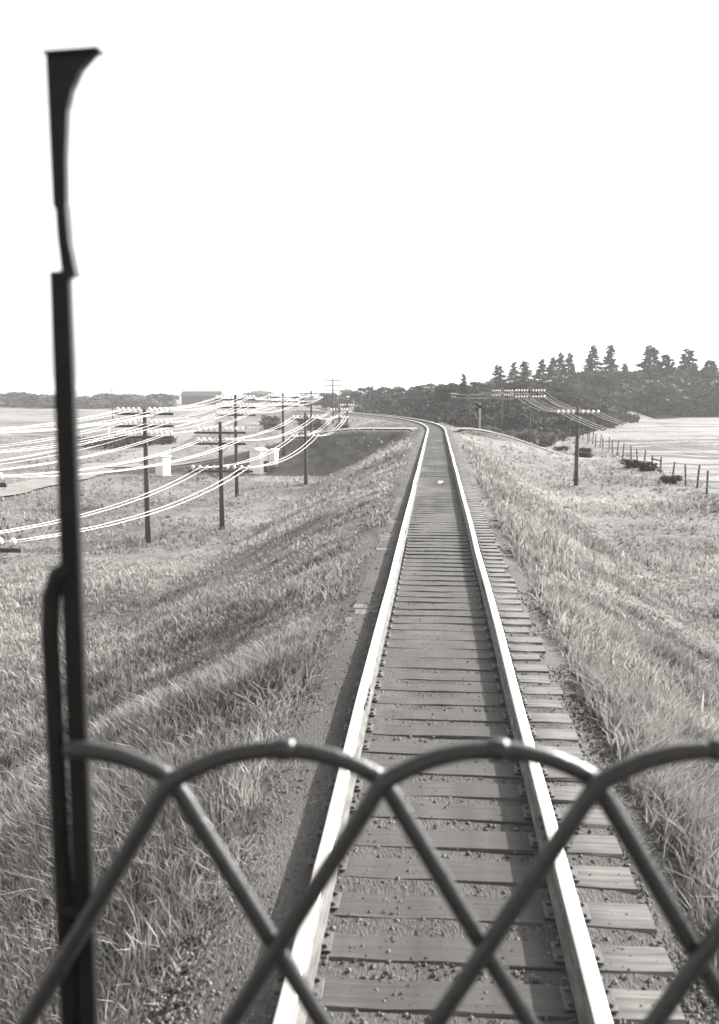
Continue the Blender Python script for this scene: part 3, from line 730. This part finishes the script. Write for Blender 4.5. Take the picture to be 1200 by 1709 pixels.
# ------------------------------------------------------------------ grass and weeds
def blades(n_, y0, y1, rfun, h, w, name, mat, label, dens=None, lean=(.0, -.12), hseed=0, cat='grass'):
    """n_ curved blades; as many per metre as the distance lets one see"""
    yy = 1 / (1 / y0 - RNG.random(n_) * (1 / y0 - 1 / y1)); xx = rfun(yy, n_)
    keep = np.ones(n_, bool) if dens is None else dens(xx, yy)
    keep &= RNG.random(n_) > .6 * smooth(vnoise(xx, yy, 1.1, 80 + hseed) + .5 * vnoise(xx, yy, 4.5, 81), .35, .8)
    xx, yy = xx[keep], yy[keep]; n_ = len(xx); zz = terrain(xx, yy)
    cl = .65 + .55 * vnoise(xx, yy, 1.3, 50 + hseed) * .6 + .45 * vnoise(xx, yy, 3.6, 60 + hseed)
    hh = h * np.clip(cl, .22, 1.5) * RNG.uniform(.6, 1.35, n_); ww = np.maximum(w, yy * .00115) * RNG.uniform(.7, 1.4, n_)
    az = RNG.uniform(0, np.pi, n_); bx, by = np.cos(az) * ww, np.sin(az) * ww
    la = RNG.normal(0, 1, (n_, 2)) * RNG.uniform(.15, .6, (n_, 1)) + np.array(lean) + .22 * np.stack([vnoise(xx, yy, 2.0, 70), vnoise(xx, yy, 2.0, 71)], -1)
    b = np.stack([xx, yy, zz - .03], -1); dv = np.stack([bx, by, 0 * bx], -1)
    mid = b + np.stack([la[:, 0] * hh * .35, la[:, 1] * hh * .35, hh * .6], -1); tip = b + np.stack([la[:, 0] * hh, la[:, 1] * hh, hh * .96], -1)
    V_ = np.stack([b - dv, b + dv, mid + dv * .7, mid - dv * .7, tip], 1).reshape(-1, 3); k = 5 * np.arange(n_)[:, None]
    return tag(np_mesh(name, V_, [k + np.array([[0, 1, 2, 3]]), k + np.array([[3, 2, 4]])], mat), label, cat, kind='stuff')

def off_road(x, y): return (np.abs(y - road_y(x)) > 2.4) | (x < -33) | (x > 15)
def left_r(y, n_):
    r = RNG.random(n_); lim = np.maximum(.55 * y + 3, 8)
    return xc(y) - 1.15 - .4 * RNG.random(n_) - r ** 1.15 * lim
def right_r(y, n_):
    lim = np.maximum(.38 * y + 2.5, 6); r = RNG.random(n_)
    return xc(y) + 1.5 + .25 * RNG.random(n_) + r * lim
blades(330000, 2.6, 150, left_r, .26, .0034, 'verge_grass', M['grass'], 'rough pale grass covering the embankment left of the track',
       lambda x, y: off_road(x, y) & (RNG.random(len(x)) < smooth(xc(y) - x, .9, 2.2)), hseed=1)
blades(280000, 2.6, 150, right_r, .28, .0034, 'verge_grass', M['grass'], 'rough pale grass covering the verge right of the track',
       lambda x, y: off_road(x, y) & (x < fence_x(y) + 1.2) & (RNG.random(len(x)) < smooth(x - xc(y), 1.35, 2.2)), hseed=2)
blades(6500, 3.0, 60, lambda y, n_: -1.48 + RNG.normal(0, .16, n_), .34, .0035, 'dry_weeds', M['weed'], 'thin bright dry stalks along the left ends of the ties', hseed=3, cat='weeds')
blades(9000, 3.0, 60, lambda y, n_: 1.55 + np.abs(RNG.normal(0, .8, n_)), .55, .0038, 'dry_weeds', M['weed'], 'tall thin dry stalks along the right ends of the ties', hseed=4, cat='weeds')

# ------------------------------------------------------------------ the air
hz = MB(); hz.box((0, 1950, 11), (6800, 4700, 62))
m, n_, l_, b_ = new_mat('air'); out = n_['Material Output']; n_.remove(b_)
pv_ = n_.new('ShaderNodeVolumePrincipled'); pv_.inputs['Color'].default_value = (.95, .94, .92, 1); pv_.inputs['Density'].default_value = .00042; pv_.inputs['Anisotropy'].default_value = .0
l_.new(pv_.outputs[0], out.inputs['Volume'])
tag(hz.build('haze', m), kind='stuff')
